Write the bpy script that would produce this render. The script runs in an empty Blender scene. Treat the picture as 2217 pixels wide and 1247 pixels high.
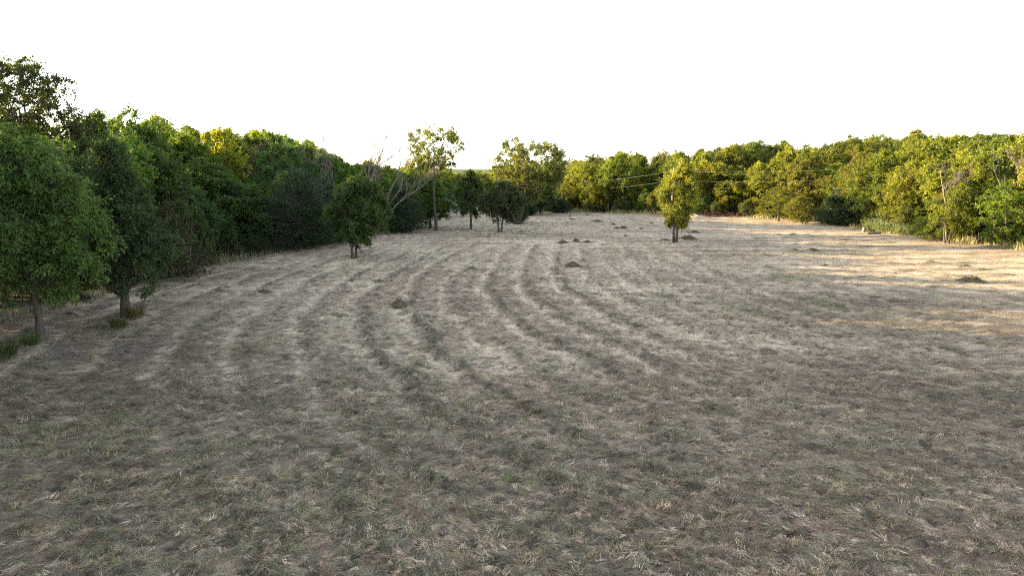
import bpy, math
import numpy as np
from mathutils import Vector

S = bpy.context.scene
COL = S.collection
PI = math.pi

# ------------------------------------------------------------------ camera, sky, sun, exposure
FPX = 1498.0; CAM_H = 6.0; PITCH = math.atan((623.5 - 370) / FPX)
cam_d = bpy.data.cameras.new('camera'); cam = bpy.data.objects.new('camera', cam_d); COL.objects.link(cam)
cam_d.sensor_width = 36.0; cam_d.lens = 36.0 * FPX / 2217.0
cam_d.clip_start = 0.1; cam_d.clip_end = 20000
cam.location = (0, 0, CAM_H); cam.rotation_euler = (PI / 2 - PITCH, 0, 0)
S.camera = cam

SUN_EL = math.radians(10.3)
SUN_AZ = math.radians(-79.0)            # clockwise from +Y: low in the west, to the left and a little ahead
world = bpy.data.worlds.new('World'); S.world = world; world.use_nodes = True
nt = world.node_tree; nt.nodes.clear()
sky = nt.nodes.new('ShaderNodeTexSky'); sky.sky_type = 'NISHITA'; sky.sun_disc = False
sky.sun_elevation = SUN_EL; sky.sun_rotation = SUN_AZ
sky.air_density = 1.0; sky.dust_density = 1.2; sky.ozone_density = 1.5; sky.altitude = 200
bg = nt.nodes.new('ShaderNodeBackground'); bg.inputs['Strength'].default_value = 0.15
wo = nt.nodes.new('ShaderNodeOutputWorld')
bw = nt.nodes.new('ShaderNodeRGBToBW'); hz = nt.nodes.new('ShaderNodeMix'); hz.data_type = 'RGBA'; hz.inputs[0].default_value = .6   # thin white overcast veil
nt.links.new(sky.outputs[0], bw.inputs[0]); nt.links.new(sky.outputs[0], hz.inputs[6]); nt.links.new(bw.outputs[0], hz.inputs[7]); nt.links.new(hz.outputs[2], bg.inputs[0]); nt.links.new(bg.outputs[0], wo.inputs[0])

sun_l = bpy.data.lights.new('sun', 'SUN'); sun_l.energy = 5.0; sun_l.angle = math.radians(0.6); sun_l.color = (1.0, 0.78, 0.46)
sun = bpy.data.objects.new('sun', sun_l); COL.objects.link(sun)
SDIR = Vector((-math.sin(SUN_AZ) * math.cos(SUN_EL), -math.cos(SUN_AZ) * math.cos(SUN_EL), -math.sin(SUN_EL)))
sun.rotation_euler = SDIR.to_track_quat('-Z', 'Y').to_euler(); sun.location = (-60, 20, 40)

S.view_settings.view_transform = 'Standard'; S.view_settings.look = 'None'
S.view_settings.exposure = 3.1; S.view_settings.gamma = 1.0; S.view_settings.use_curve_mapping = False
S.render.engine = 'CYCLES'
S.cycles.max_bounces = 6; S.cycles.diffuse_bounces = 4; S.cycles.transmission_bounces = 4; S.cycles.glossy_bounces = 2
S.cycles.use_denoising = False; S.cycles.filter_width = 1.15

# ------------------------------------------------------------------ helpers
def mesh(name, V, F, col=None, smooth=False, attrs=None):
    """V (n,3); F list of (m,k) int arrays; col (n,3)"""
    me = bpy.data.meshes.new(name)
    V = np.asarray(V, np.float32)
    if not isinstance(F, (list, tuple)): F = [F]
    F = [np.asarray(f, np.int32) for f in F if len(f)]
    me.vertices.add(len(V)); me.vertices.foreach_set('co', V.ravel())
    li = np.concatenate([f.ravel() for f in F])
    sizes = np.concatenate([np.full(len(f), f.shape[1], np.int32) for f in F])
    starts = np.concatenate([[0], np.cumsum(sizes)[:-1]]).astype(np.int32)
    me.loops.add(len(li)); me.loops.foreach_set('vertex_index', li)
    me.polygons.add(len(sizes)); me.polygons.foreach_set('loop_start', starts); me.polygons.foreach_set('loop_total', sizes)
    me.polygons.foreach_set('use_smooth', np.full(len(sizes), smooth, bool))
    if col is not None:
        a = me.attributes.new('col', 'FLOAT_COLOR', 'POINT')
        a.data.foreach_set('color', np.c_[col, np.ones(len(col))].astype(np.float32).ravel())
    for k, v in (attrs or {}).items():
        a = me.attributes.new(k, 'FLOAT', 'POINT'); a.data.foreach_set('value', np.asarray(v, np.float32))
    me.update(); me.validate()
    return me

def obj(name, me, mat=None, parent=None, loc=None):
    o = bpy.data.objects.new(name, me); COL.objects.link(o)
    if mat is not None and len(me.materials) == 0: me.materials.append(mat)
    if parent is not None: o.parent = parent
    if loc is not None: o.location = loc
    return o

def tag(o, label=None, cat=None, group=None, kind=None):
    if label: o['label'] = label
    if cat: o['category'] = cat
    if group: o['group'] = group
    if kind: o['kind'] = kind
    return o

def empty(name, loc, rz=0, sc=(1, 1, 1)):
    o = bpy.data.objects.new(name, None); COL.objects.link(o)
    o.empty_display_size = 0.3
    o.location = loc; o.rotation_euler = (0, 0, rz); o.scale = sc
    return o

def unit(a):
    return a / np.maximum(np.linalg.norm(a, axis=-1, keepdims=True), 1e-9)

class Geo:
    def __init__(s): s.V = []; s.T = []; s.Q = []; s.C = []; s.n = 0
    def add(s, V, T=None, Q=None, C=None):
        V = np.asarray(V, float).reshape(-1, 3)
        if T is not None: s.T.append(np.asarray(T).reshape(-1, 3) + s.n)
        if Q is not None: s.Q.append(np.asarray(Q).reshape(-1, 4) + s.n)
        s.V.append(V); s.C.append(np.full((len(V), 3), 0.5) if C is None else np.asarray(C)); s.n += len(V)
    def build(s, name, smooth=False):
        F = []
        if s.T: F.append(np.concatenate(s.T))
        if s.Q: F.append(np.concatenate(s.Q))
        return mesh(name, np.concatenate(s.V), F, np.concatenate(s.C), smooth)

def tube(g, P, R, k=6, C=None):
    P = np.asarray(P, float); R = np.asarray(R, float); n = len(P)
    T = unit(np.gradient(P, axis=0))
    ref = np.array([1., 0, 0]) if abs(T[0][0]) < .8 else np.array([0, 1., 0])
    A = unit(np.cross(T, ref)); B = np.cross(T, A)
    th = np.arange(k) * 2 * PI / k
    V = P[:, None] + R[:, None, None] * (np.cos(th)[None, :, None] * A[:, None] + np.sin(th)[None, :, None] * B[:, None])
    i = np.arange(n - 1)[:, None] * k; j = np.arange(k)[None]; j2 = (j + 1) % k
    Q = np.stack([i + j, i + j2, i + k + j2, i + k + j], -1).reshape(-1, 4)
    V = np.concatenate([V.reshape(-1, 3), P[-1:] + T[-1:] * R[-1]])
    j = np.arange(k); T3 = np.stack([(n - 1) * k + j, (n - 1) * k + (j + 1) % k, np.full(k, n * k)], -1)
    g.add(V, T3, Q, None if C is None else np.tile(C, (len(V), 1)))

def sticks(g, A, B, ra, rb):
    """thin three-sided twigs from A to B"""
    n = len(A)
    if n == 0: return
    T = unit(B - A); ref = np.tile([0.31, 0.62, 0.72], (n, 1)); X = unit(np.cross(T, ref)); Y = np.cross(T, X)
    th = np.arange(3) * 2 * PI / 3
    ring = np.cos(th)[None, :, None] * X[:, None] + np.sin(th)[None, :, None] * Y[:, None]
    V = np.concatenate([A[:, None] + ring * np.reshape(ra, (-1, 1, 1)), B[:, None] + ring * np.reshape(rb, (-1, 1, 1))], 1)
    b = np.arange(n)[:, None, None] * 6
    q = np.array([[0, 1, 4, 3], [1, 2, 5, 4], [2, 0, 3, 5]])[None]
    g.add(V, Q=(b + q).reshape(-1, 4))

def leaves(g, P, D, N, L, W, C):
    """folded diamond leaves"""
    n = len(P); X = unit(np.cross(D, N)); N2 = np.cross(X, D)
    L = np.reshape(L, (-1, 1)); W = np.reshape(W, (-1, 1))
    tip = P + D * L; mid = P + D * L * 0.48
    a = mid + X * W * .5 + N2 * W * .16; b = mid - X * W * .5 + N2 * W * .16
    V = np.stack([P, a, tip, b], 1).reshape(-1, 3)
    i = np.arange(n)[:, None] * 4
    T = np.concatenate([i + np.array([[0, 1, 2]]), i + np.array([[0, 2, 3]])])
    g.add(V, T=T, C=np.repeat(C, 4, 0))

def _hash(ix, iy, s):
    h = (ix.astype(np.int64) * 374761393 + iy.astype(np.int64) * 668265263 + s * 974711) & 0x7fffffff
    h = ((h ^ (h >> 13)) * 1274126177) & 0x7fffffff
    return ((h ^ (h >> 16)) & 0xffff) / 65535.0
def vnoise(x, y, s=0):
    ix = np.floor(x); iy = np.floor(y); fx = x - ix; fy = y - iy
    fx = fx * fx * (3 - 2 * fx); fy = fy * fy * (3 - 2 * fy)
    a = _hash(ix, iy, s); b = _hash(ix + 1, iy, s); c = _hash(ix, iy + 1, s); d = _hash(ix + 1, iy + 1, s)
    return (a * (1 - fx) + b * fx) * (1 - fy) + (c * (1 - fx) + d * fx) * fy
def fbm(x, y, s=0, o=4):
    v = 0; a = .5; t = 0
    for k in range(o):
        v = v + a * vnoise(x * 2 ** k + 17.3 * k, y * 2 ** k + 9.1 * k, s + k); t += a; a *= .55
    return v / t
def sstep(a, b, x):
    t = np.clip((x - a) / (b - a), 0, 1); return t * t * (3 - 2 * t)

# field edges (x, y), left wood and right wood
EDGE_L = np.array([(-24, -30), (-21.5, 10), (-20.5, 27), (-20, 36), (-19.3, 43), (-17.8, 50), (-14.5, 58), (-12.5, 66), (-11.5, 80), (-11, 95), (-11, 120)], float)
EDGE_R = np.array([(50, 5), (43, 40), (39.0, 52), (36.5, 67), (37, 83), (30, 91.5), (20, 97), (5, 104.5), (-3, 108)], float)
def edge_dist(x, y, E):
    """signed distance beyond the edge polyline"""
    x = np.asarray(x, float); y = np.asarray(y, float); best = np.full(x.shape, 1e9); sg = np.zeros(x.shape)
    for (x0, y0), (x1, y1) in zip(E[:-1], E[1:]):
        dx, dy = x1 - x0, y1 - y0; L2 = dx * dx + dy * dy
        t = np.clip(((x - x0) * dx + (y - y0) * dy) / L2, 0, 1)
        d = np.hypot(x - x0 - t * dx, y - y0 - t * dy); c = dx * (y - y0) - dy * (x - x0)
        m = d < best - 1e-9; best = np.where(m, d, best); sg = np.where(m, np.sign(c), sg)
    return best * sg          # positive on the left-hand side of the direction of travel

def terrain(x, y):
    x = np.asarray(x, float); y = np.asarray(y, float)
    z = 0.22 * (fbm(x / 14., y / 14., 5, 2) - .5) * sstep(12, 40, y)
    r = sstep(0, 60, np.minimum(x - 30, 60) * .8 + np.maximum(y - 95, 0) * np.clip(x / 25., 0, 1) * .5 - 4)
    z = z + 4.2 * r                                                    # the hill behind the right wood
    l = sstep(24, 70, -x) * sstep(5, 40, y) * (1 - sstep(60, 110, y))
    z = z + 1.2 * l
    v = sstep(100, 160, y) * (1 - sstep(0, 40, x))
    z = z - 3.5 * v                                                    # the land falls away beyond the gap
    far = sstep(600, 2600, np.hypot(x, y)); z = z + far * (13 + 14 * (fbm(x / 700., y / 700., 8, 3) - .4))
    return z
def TZ(x, y): return float(terrain(np.array([x]), np.array([y]))[0])

def ray(px, py):
    u = (px - 1108.5) / FPX; v = (623.5 - py) / FPX
    return u, math.cos(PITCH) + v * math.sin(PITCH), -math.sin(PITCH) + v * math.cos(PITCH)
def ground(px, py):
    u, dy, dz = ray(px, py); t = -CAM_H / dz
    for _ in range(4):
        t = (TZ(u * t, dy * t) - CAM_H) / dz
    return np.array([u * t, dy * t])
def at_depth(px, py, y):
    u, dy, dz = ray(px, py); t = y / dy
    return np.array([u * t, y, CAM_H + dz * t])

# ------------------------------------------------------------------ materials
def newmat(name):
    m = bpy.data.materials.new(name); m.use_nodes = True; m.node_tree.nodes.clear()
    out = m.node_tree.nodes.new('ShaderNodeOutputMaterial')
    return m, m.node_tree, out
def N(nt, t, **k):
    n = nt.nodes.new(t)
    for a, b in k.items(): setattr(n, a, b)
    return n
def mixc(nt, fac, a, b, mode='MIX'):
    n = N(nt, 'ShaderNodeMix', data_type='RGBA', blend_type=mode)
    for i, v in ((0, fac), (6, a), (7, b)):
        if hasattr(v, 'is_linked'): nt.links.new(v, n.inputs[i])
        else: n.inputs[i].default_value = v if i == 0 else (*v, 1)
    return n.outputs[2]
def noise(nt, scale, detail=4, rough=.55, vec=None):
    n = N(nt, 'ShaderNodeTexNoise'); n.inputs['Scale'].default_value = scale; n.inputs['Detail'].default_value = detail
    n.inputs['Roughness'].default_value = rough
    if vec is not None: nt.links.new(vec, n.inputs['Vector'])
    return n.outputs['Fac']
def ramp(nt, fac, stops):
    n = N(nt, 'ShaderNodeValToRGB'); e = n.color_ramp.elements
    while len(e) < len(stops): e.new(.5)
    for q, (p, c) in zip(e, stops): q.position = p; q.color = (*c, 1) if len(c) == 3 else c
    nt.links.new(fac, n.inputs[0]); return n.outputs[0]

def leaf_material(name, trans=.45, rough=.55, warm=(1.6, 1.4, .45), spec=.25):
    m, nt, out = newmat(name)
    at = N(nt, 'ShaderNodeAttribute', attribute_name='col'); oi = N(nt, 'ShaderNodeObjectInfo')
    c = mixc(nt, 1.0, at.outputs['Color'], oi.outputs['Color'], 'MULTIPLY')
    p = N(nt, 'ShaderNodeBsdfPrincipled'); p.inputs['Roughness'].default_value = rough
    p.inputs['Specular IOR Level'].default_value = spec
    nt.links.new(c, p.inputs['Base Color'])
    t = N(nt, 'ShaderNodeBsdfTranslucent'); tc = mixc(nt, 1.0, c, warm, 'MULTIPLY'); nt.links.new(tc, t.inputs['Color'])
    ms = N(nt, 'ShaderNodeMixShader'); ms.inputs[0].default_value = trans
    nt.links.new(p.outputs[0], ms.inputs[1]); nt.links.new(t.outputs[0], ms.inputs[2]); nt.links.new(ms.outputs[0], out.inputs[0])
    return m
def bark_material(name, a, b, scale=6):
    m, nt, out = newmat(name)
    tc = N(nt, 'ShaderNodeTexCoord'); mp = N(nt, 'ShaderNodeMapping'); mp.inputs['Scale'].default_value = (1, 1, .25)
    nt.links.new(tc.outputs['Object'], mp.inputs[0])
    f = noise(nt, scale, 6, .65, mp.outputs[0]); c = ramp(nt, f, [(.3, a), (.72, b)])
    p = N(nt, 'ShaderNodeBsdfPrincipled'); p.inputs['Roughness'].default_value = .9; p.inputs['Specular IOR Level'].default_value = .15
    nt.links.new(c, p.inputs['Base Color'])
    bp = N(nt, 'ShaderNodeBump'); bp.inputs['Strength'].default_value = .7; bp.inputs['Distance'].default_value = .03
    nt.links.new(f, bp.inputs['Height']); nt.links.new(bp.outputs[0], p.inputs['Normal']); nt.links.new(p.outputs[0], out.inputs[0])
    return m
M_LEAF = leaf_material('leaf')
M_CEDAR = leaf_material('cedar_foliage', .22, .6, (1.2, 1.1, .6), .2)
M_STRAW = leaf_material('dry_straw', .25, .7, (1.1, 1.0, .8), .15)
M_BARK = bark_material('bark', (.028, .023, .019), (.085, .07, .056))
M_PALE = bark_material('weathered_dead_wood', (.11, .09, .07), (.24, .20, .16))
M_DEAD = bark_material('grey_dead_limbs', (.07, .058, .046), (.17, .14, .11))
M_RED = bark_material('red_dead_branches', (.05, .024, .018), (.13, .055, .036))

# ------------------------------------------------------------------ mown field: swaths, relief and colour shared by soil and straw
def swath(x, y):
    yy = np.clip(y, 15, 58)
    s = .37928 * x + .004027 * x * yy - 8.1432 + .59675 * yy - .0110335 * yy ** 2 + 5.91426e-5 * yy ** 3 - 1.4812e-5 * x * yy * yy
    s = s + np.where(y < 15, (15 - y) * -.30, 0)
    s2 = (y - .10 * x) / 2.6                                            # rows that run across the far and right of the field
    k = sstep(50, 62, y + .9 * np.maximum(x - 6, 0))
    return s, s2, k
def macro(x, y):
    """returns row (clumped cuttings), pale (stubble strip), patch noise, green, brown"""
    wx = x + .8 * (fbm(x / 2.5, y / 2.5, 21, 3) - .5); wy = y + .8 * (fbm(x / 2.5, y / 2.5, 31, 3) - .5)
    s, s2, k = swath(wx, wy)
    def wave(q, ph): return .5 + .5 * np.cos(2 * PI * (q - ph))
    hs = _hash(np.floor(s + .5), np.zeros_like(s), 7); hr = _hash(np.floor(s + .2), np.zeros_like(s), 9)
    vis = .6 + .4 * sstep(.38, .62, fbm(x / 9., y / 9., 77, 2))
    soft = 1 - .6 * sstep(2.5, 9, x) * (1 - k) - .25 * (1 - sstep(11, 20, y))
    row = (np.power(wave(s, .30), 6.0) * (1 - k) * soft * (.45 + .55 * hr) + np.power(wave(s2, .3), 3) * k * .6) * vis
    pale = (np.power(wave(s, -.02), 9) * (1 - k) * soft * (.7 + .3 * hs) * (.3 + .7 * sstep(13, 24, y)) + np.power(wave(s2, .85), 3) * k * .6) * vis
    patch = fbm(x / 6., y / 4., 3, 4)
    green = sstep(.56, .72, fbm(x / 1.6, y / 1.6, 51, 3)) * sstep(.4, .62, fbm(x / 11., y / 11., 54, 2))
    brown = sstep(.46, .66, fbm(x / 5., y / 3.5, 61, 3))
    return row, pale, patch, green, brown
def clump(x, y, row):
    c = fbm(x / .30, y / .24, 91, 4); f = fbm(x / .13, y / .11, 95, 3)
    big = sstep(.585 - .15 * row, .665 - .12 * row, c)
    return big, f
def relief(x, y):
    row, pale, patch, green, brown = macro(x, y)
    big, f = clump(x, y, row)
    fade = 1 - sstep(60, 110, y)
    m1 = fbm(x / .55, y / .42, 101, 4)
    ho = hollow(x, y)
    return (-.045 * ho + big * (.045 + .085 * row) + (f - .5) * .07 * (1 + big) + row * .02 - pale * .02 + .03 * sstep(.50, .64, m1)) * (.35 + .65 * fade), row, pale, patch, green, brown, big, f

def dark_cover(x, y):  # darker in the near field, lower left and right middle, plus random patches
    lf = sstep(-2, -12, x + .25 * (y - 14)) * (1 - sstep(30, 44, y))
    return np.clip(.55 * (1 - sstep(11, 27, y)) * (1 - .5 * sstep(0, 7, x)) + .62 * sstep(6, 13, x) * sstep(13, 19, y) * (1 - sstep(29, 42, y)) + .45 * lf + 1.3 * (fbm(x / 6., y / 4.5, 141, 3) - .5), 0, 1)
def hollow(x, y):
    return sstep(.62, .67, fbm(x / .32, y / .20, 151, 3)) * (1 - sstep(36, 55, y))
def soil_colour(x, y, row, pale, patch, green, brown, big, f):
    tan = np.array([.345, .276, .205]); straw = np.array([.480, .398, .295]); dk = np.array([.105, .096, .068]); br = np.array([.215, .152, .115]); gr = np.array([.130, .138, .075]); mv = np.array([.175, .145, .130])
    n = len(x)
    c = np.tile(tan, (n, 1))
    def mx(c, k, w): w = np.clip(w, 0, 1)[:, None]; return c * (1 - w) + k * w
    lf = sstep(-2, -12, x + .25 * (y - 14)) * (1 - sstep(30, 44, y))           # mauve soil, darkened towards the lower left corner for the wood's shade
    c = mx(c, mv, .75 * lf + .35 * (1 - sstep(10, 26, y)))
    c = mx(c, straw, .55 * sstep(.52, .68, patch))
    c = mx(c, br, .62 * brown * (1 - pale))
    c = mx(c, gr, .55 * green)
    c = mx(c, np.array([.110, .086, .066]), .72 * dark_cover(x, y) * (1 - .5 * pale))
    m1 = fbm(x / .55, y / .42, 101, 4); m2 = fbm(x / .26, y / .20, 111, 3)
    near = 1 - sstep(24, 48, y)
    c = mx(c, np.array([.120, .098, .076]), (.18 + .14 * near) * sstep(.50, .62, m1) * (1 - .8 * pale))
    c = mx(c, np.array([.40, .33, .24]), (.25 + .10 * near) * sstep(.52, .40, m1) * sstep(.42, .62, m2))
    c = c * (1 + (.5 + .4 * near) * (m2 - .5))[:, None]
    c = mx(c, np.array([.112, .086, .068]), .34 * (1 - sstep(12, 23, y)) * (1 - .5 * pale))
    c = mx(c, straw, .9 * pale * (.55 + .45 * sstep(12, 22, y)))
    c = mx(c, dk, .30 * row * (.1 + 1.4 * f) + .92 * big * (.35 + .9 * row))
    c = mx(c, np.array([.045, .038, .031]), .62 * hollow(x, y))  # shadow in the gaps under hay clumps, put into the soil colour
    for sx, sy, ra, rb in SOIL_SPOTS:
        q = np.hypot((x - sx) / ra, (y - sy) / rb) + .9 * (fbm(x / .35, y / .35, 44, 3) - .5); c = mx(c, np.array([.235, .205, .185]), .85 * (1 - sstep(.55, 1.0, q)))
    c = c * (.72 + .56 * f)[:, None]
    return c

SOIL_SPOTS = [(*ground(632, 834), .55, .40), (*ground(468, 845), .6, .32)]
def build_field():
    xs = [0.0]; d = .075
    while xs[-1] < 5200:
        if xs[-1] > 9: d = min(d * 1.035, max(d, xs[-1] * .07)) if xs[-1] < 90 else d * 1.16
        xs.append(xs[-1] + d)
    xs = np.array(xs); xs = np.concatenate([-xs[:0:-1], xs])
    ys = [6.5]
    while ys[-1] < 9000:
        y = ys[-1]; ys.append(y + (max(.065, y * y / 4150 * .8) if y < 62 else (.75 if y < 125 else (y - 110) * .06)))
    ys = np.array(ys); back = 6.5 - np.cumsum(.3 * 1.35 ** np.arange(26)); ys = np.concatenate([back[::-1], ys])
    X, Y = np.meshgrid(xs, ys); sh = X.shape; x = X.ravel(); y = Y.ravel()
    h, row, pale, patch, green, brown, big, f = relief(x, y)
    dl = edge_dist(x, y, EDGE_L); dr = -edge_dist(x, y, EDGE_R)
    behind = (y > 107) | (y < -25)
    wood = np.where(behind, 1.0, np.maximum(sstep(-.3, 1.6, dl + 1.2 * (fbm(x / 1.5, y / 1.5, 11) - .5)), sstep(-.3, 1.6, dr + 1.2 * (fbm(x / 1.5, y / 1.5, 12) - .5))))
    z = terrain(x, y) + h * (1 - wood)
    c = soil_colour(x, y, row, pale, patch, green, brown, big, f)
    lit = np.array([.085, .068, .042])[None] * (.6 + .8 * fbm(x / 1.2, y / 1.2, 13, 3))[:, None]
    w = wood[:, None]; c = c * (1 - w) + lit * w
    far = sstep(150, 400, np.hypot(x, y))[:, None]
    c = c * (1 - far) + np.array([.055, .075, .03])[None] * far
    ny, nx = sh; i = np.arange(ny - 1)[:, None] * nx; j = np.arange(nx - 1)[None]
    Q = np.stack([i + j, i + j + 1, i + nx + j + 1, i + nx + j], -1).reshape(-1, 4)
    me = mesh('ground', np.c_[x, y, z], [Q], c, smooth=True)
    m, nt, out = newmat('mown_hay_ground')
    at = N(nt, 'ShaderNodeAttribute', attribute_name='col'); geo = N(nt, 'ShaderNodeNewGeometry')
    n1 = noise(nt, 9, 6, .7, geo.outputs['Position']); n2 = noise(nt, 55, 3, .7, geo.outputs['Position'])
    mp = N(nt, 'ShaderNodeMapping'); mp.inputs['Scale'].default_value = (1.2, 4.5, 1); nt.links.new(geo.outputs['Position'], mp.inputs[0])
    n3 = noise(nt, 3.2, 5, .68, mp.outputs[0])
    k1 = ramp(nt, n1, [(.25, (.55, .53, .50)), (.5, (1, 1, 1)), (.78, (1.45, 1.4, 1.3))])
    k2 = ramp(nt, n2, [(.28, (.45, .44, .42)), (.72, (1.5, 1.47, 1.42))])
    k3 = ramp(nt, n3, [(.28, (.60, .59, .56)), (.5, (1, 1, 1)), (.75, (1.3, 1.27, 1.2))])
    c = mixc(nt, 1, at.outputs['Color'], k1, 'MULTIPLY'); c = mixc(nt, .8, c, k2, 'MULTIPLY'); c = mixc(nt, .8, c, k3, 'MULTIPLY')
    p = N(nt, 'ShaderNodeBsdfPrincipled'); p.inputs['Roughness'].default_value = .95; p.inputs['Specular IOR Level'].default_value = .05
    nt.links.new(c, p.inputs['Base Color'])
    bp = N(nt, 'ShaderNodeBump'); bp.inputs['Strength'].default_value = .8; bp.inputs['Distance'].default_value = .06
    ad = N(nt, 'ShaderNodeMath', operation='ADD'); nt.links.new(n1, ad.inputs[0]); nt.links.new(n3, ad.inputs[1])
    nt.links.new(ad.outputs[0], bp.inputs['Height']); nt.links.new(bp.outputs[0], p.inputs['Normal']); nt.links.new(p.outputs[0], out.inputs[0])
    o = obj('ground', me, m); tag(o, 'mown hay field with curved swaths, running on to the horizon', 'ground', kind='structure')
build_field()

def straw_tris(P, yaw, pitch, L, W, C, bend=None):
    n = len(P); D = np.c_[np.cos(yaw) * np.cos(pitch), np.sin(yaw) * np.cos(pitch), np.sin(pitch)]
    X = unit(np.cross(D, np.tile([0, 0, 1.], (n, 1)))) * (np.reshape(W, (-1, 1)) * .5)
    V = np.stack([P - X, P + X, P + D * np.reshape(L, (-1, 1))], 1).reshape(-1, 3)
    return V, np.arange(n * 3).reshape(-1, 3), np.repeat(C, 3, 0)

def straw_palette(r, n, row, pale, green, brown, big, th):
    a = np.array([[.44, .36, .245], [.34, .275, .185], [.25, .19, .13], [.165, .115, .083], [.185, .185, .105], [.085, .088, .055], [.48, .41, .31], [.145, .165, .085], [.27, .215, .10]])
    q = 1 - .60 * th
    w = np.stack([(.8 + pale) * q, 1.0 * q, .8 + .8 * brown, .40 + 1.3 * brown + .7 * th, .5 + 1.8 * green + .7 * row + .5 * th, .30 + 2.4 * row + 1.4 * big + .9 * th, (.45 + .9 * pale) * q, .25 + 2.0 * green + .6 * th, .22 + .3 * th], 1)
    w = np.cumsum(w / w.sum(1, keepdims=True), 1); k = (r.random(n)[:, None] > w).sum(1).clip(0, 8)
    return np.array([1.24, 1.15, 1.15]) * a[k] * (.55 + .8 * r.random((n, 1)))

def build_straw():
    r = np.random.default_rng(4); V = []; C = []
    # hay lies in wisps: bundles of stalks that share a direction and a colour, lifted a little off the soil
    for y0, y1, dens, ls, ws, m in ((7.5, 13, 270, .17, .0085, 16), (13, 20, 140, .20, .0110, 14), (20, 32, 42, .24, .0165, 12), (32, 52, 11, .30, .027, 10), (52, 100, 1.0, .45, .045, 8)):
        hw = lambda y: .80 * y + 2.0
        A = (hw(y0) + hw(y1)) * (y1 - y0); n = int(A * dens)
        y = y0 + (y1 - y0) * r.random(n); x = (r.random(n) * 2 - 1) * hw(y1)
        k = (np.abs(x) < hw(y)) & (edge_dist(x, y, EDGE_L) < .3) & (edge_dist(x, y, EDGE_R) > -.3); x = x[k]; y = y[k]; n = len(x)
        row, pale, patch, green, brown = macro(x, y); big, f = clump(x, y, row); th = dark_cover(x, y)
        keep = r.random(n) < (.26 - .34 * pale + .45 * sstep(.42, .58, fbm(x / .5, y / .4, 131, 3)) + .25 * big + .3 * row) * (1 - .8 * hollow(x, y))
        x, y, row, pale, green, brown, big, th = [q[keep] for q in (x, y, row, pale, green, brown, big, th)]; n = len(x)
        flow = fbm(x / 1.6, y / 1.6, 41, 2) * 7; wy = np.where(r.random(n) < .45, flow + r.normal(0, .5, n), r.random(n) * 2 * PI)
        wc = straw_palette(r, n, row, pale, green, brown, big, th); lift = r.random(n) ** 1.5 * (.05 + .07 * big + .05 * row)
        wl = ls * r.uniform(.6, 1.35, n); spread = r.uniform(.12, .45, n)
        i = np.repeat(np.arange(n), m); N_ = n * m
        lat = r.normal(0, 1, N_) * (wl * spread)[i]; lon = r.normal(0, .35, N_) * wl[i]
        cx = x[i] - np.sin(wy[i]) * lat + np.cos(wy[i]) * (lon - .5 * wl[i]); cy = y[i] + np.cos(wy[i]) * lat + np.sin(wy[i]) * (lon - .5 * wl[i])
        yaw = wy[i] + r.normal(0, .30, N_); pitch = r.normal(.05, .13, N_) + .3 * (green[i] > .5) * r.random(N_)
        h = relief(cx, cy)[0]; z = terrain(cx, cy) + h + .022 + lift[i] * r.uniform(.5, 1.2, N_)
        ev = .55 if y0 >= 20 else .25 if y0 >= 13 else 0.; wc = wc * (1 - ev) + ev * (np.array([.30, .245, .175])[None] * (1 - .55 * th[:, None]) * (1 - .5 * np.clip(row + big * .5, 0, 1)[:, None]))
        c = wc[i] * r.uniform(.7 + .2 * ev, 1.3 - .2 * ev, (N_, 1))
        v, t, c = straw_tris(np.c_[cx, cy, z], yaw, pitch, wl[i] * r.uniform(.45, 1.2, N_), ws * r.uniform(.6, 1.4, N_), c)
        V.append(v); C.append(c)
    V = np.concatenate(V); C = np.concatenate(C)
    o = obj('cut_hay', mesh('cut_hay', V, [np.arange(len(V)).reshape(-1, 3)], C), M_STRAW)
    tag(o, 'loose cut hay lying over the whole mown field', 'hay', kind='stuff')
    # tufts of green regrowth standing up through the cuttings
    V = []; C = []
    y = 8 + 34 * r.random(5200) ** 1.3; x = (r.random(5200) * 2 - 1) * (.8 * y + 1)
    g = macro(x, y)[3]; k = r.random(5200) < .05 + .75 * g + .10 * (y < 20) * (np.abs(x - 2) < 7); k &= edge_dist(x, y, EDGE_L) < -.5; x = x[k]; y = y[k]
    for i in range(len(x)):
        m = 26; rr = .06 + .1 * r.random(); px = x[i] + r.normal(0, rr, m); py = y[i] + r.normal(0, rr, m)
        hh = .07 + .12 * r.random()
        col = (np.array([.10, .145, .045]) if r.random() < .6 else np.array([.30, .27, .13])) * (.7 + .6 * r.random((m, 1)))
        v, t, c = straw_tris(np.c_[px, py, np.full(m, TZ(x[i], y[i]) + .01)], r.random(m) * 2 * PI, r.uniform(.7, 1.4, m), hh * r.uniform(.6, 1.3, m), np.full(m, .012), col)
        V.append(v); C.append(c)
    V = np.concatenate(V); C = np.concatenate(C)
    o = obj('grass_regrowth', mesh('grass_regrowth', V, [np.arange(len(V)).reshape(-1, 3)], C), M_STRAW)
    tag(o, 'short green and straw tufts growing through the cut hay', 'grass', kind='stuff')
build_straw()

# ------------------------------------------------------------------ tree builders: each returns (trunk mesh, crown mesh)
def prof(kind, u):
    if kind == 'round': return np.sin(PI * np.clip(.10 + .86 * u, 0, 1)) ** .65
    if kind == 'oval': return np.sin(PI * np.clip(.16 + .80 * u, 0, 1)) ** .8
    if kind == 'cone': return (1.02 - u) ** .75 * sstep(-.25, .12, u)
    if kind == 'vase': return .45 + .55 * np.sin(PI * np.clip(.02 + .78 * u, 0, 1)) ** .8
    if kind == 'shrub': return np.sqrt(np.clip(1.02 - u ** 2.2, 0, 1))
    if kind == 'column': return np.clip(1.25 * (1.03 - u), 0, 1) ** .6
    return np.ones_like(u)

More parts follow.
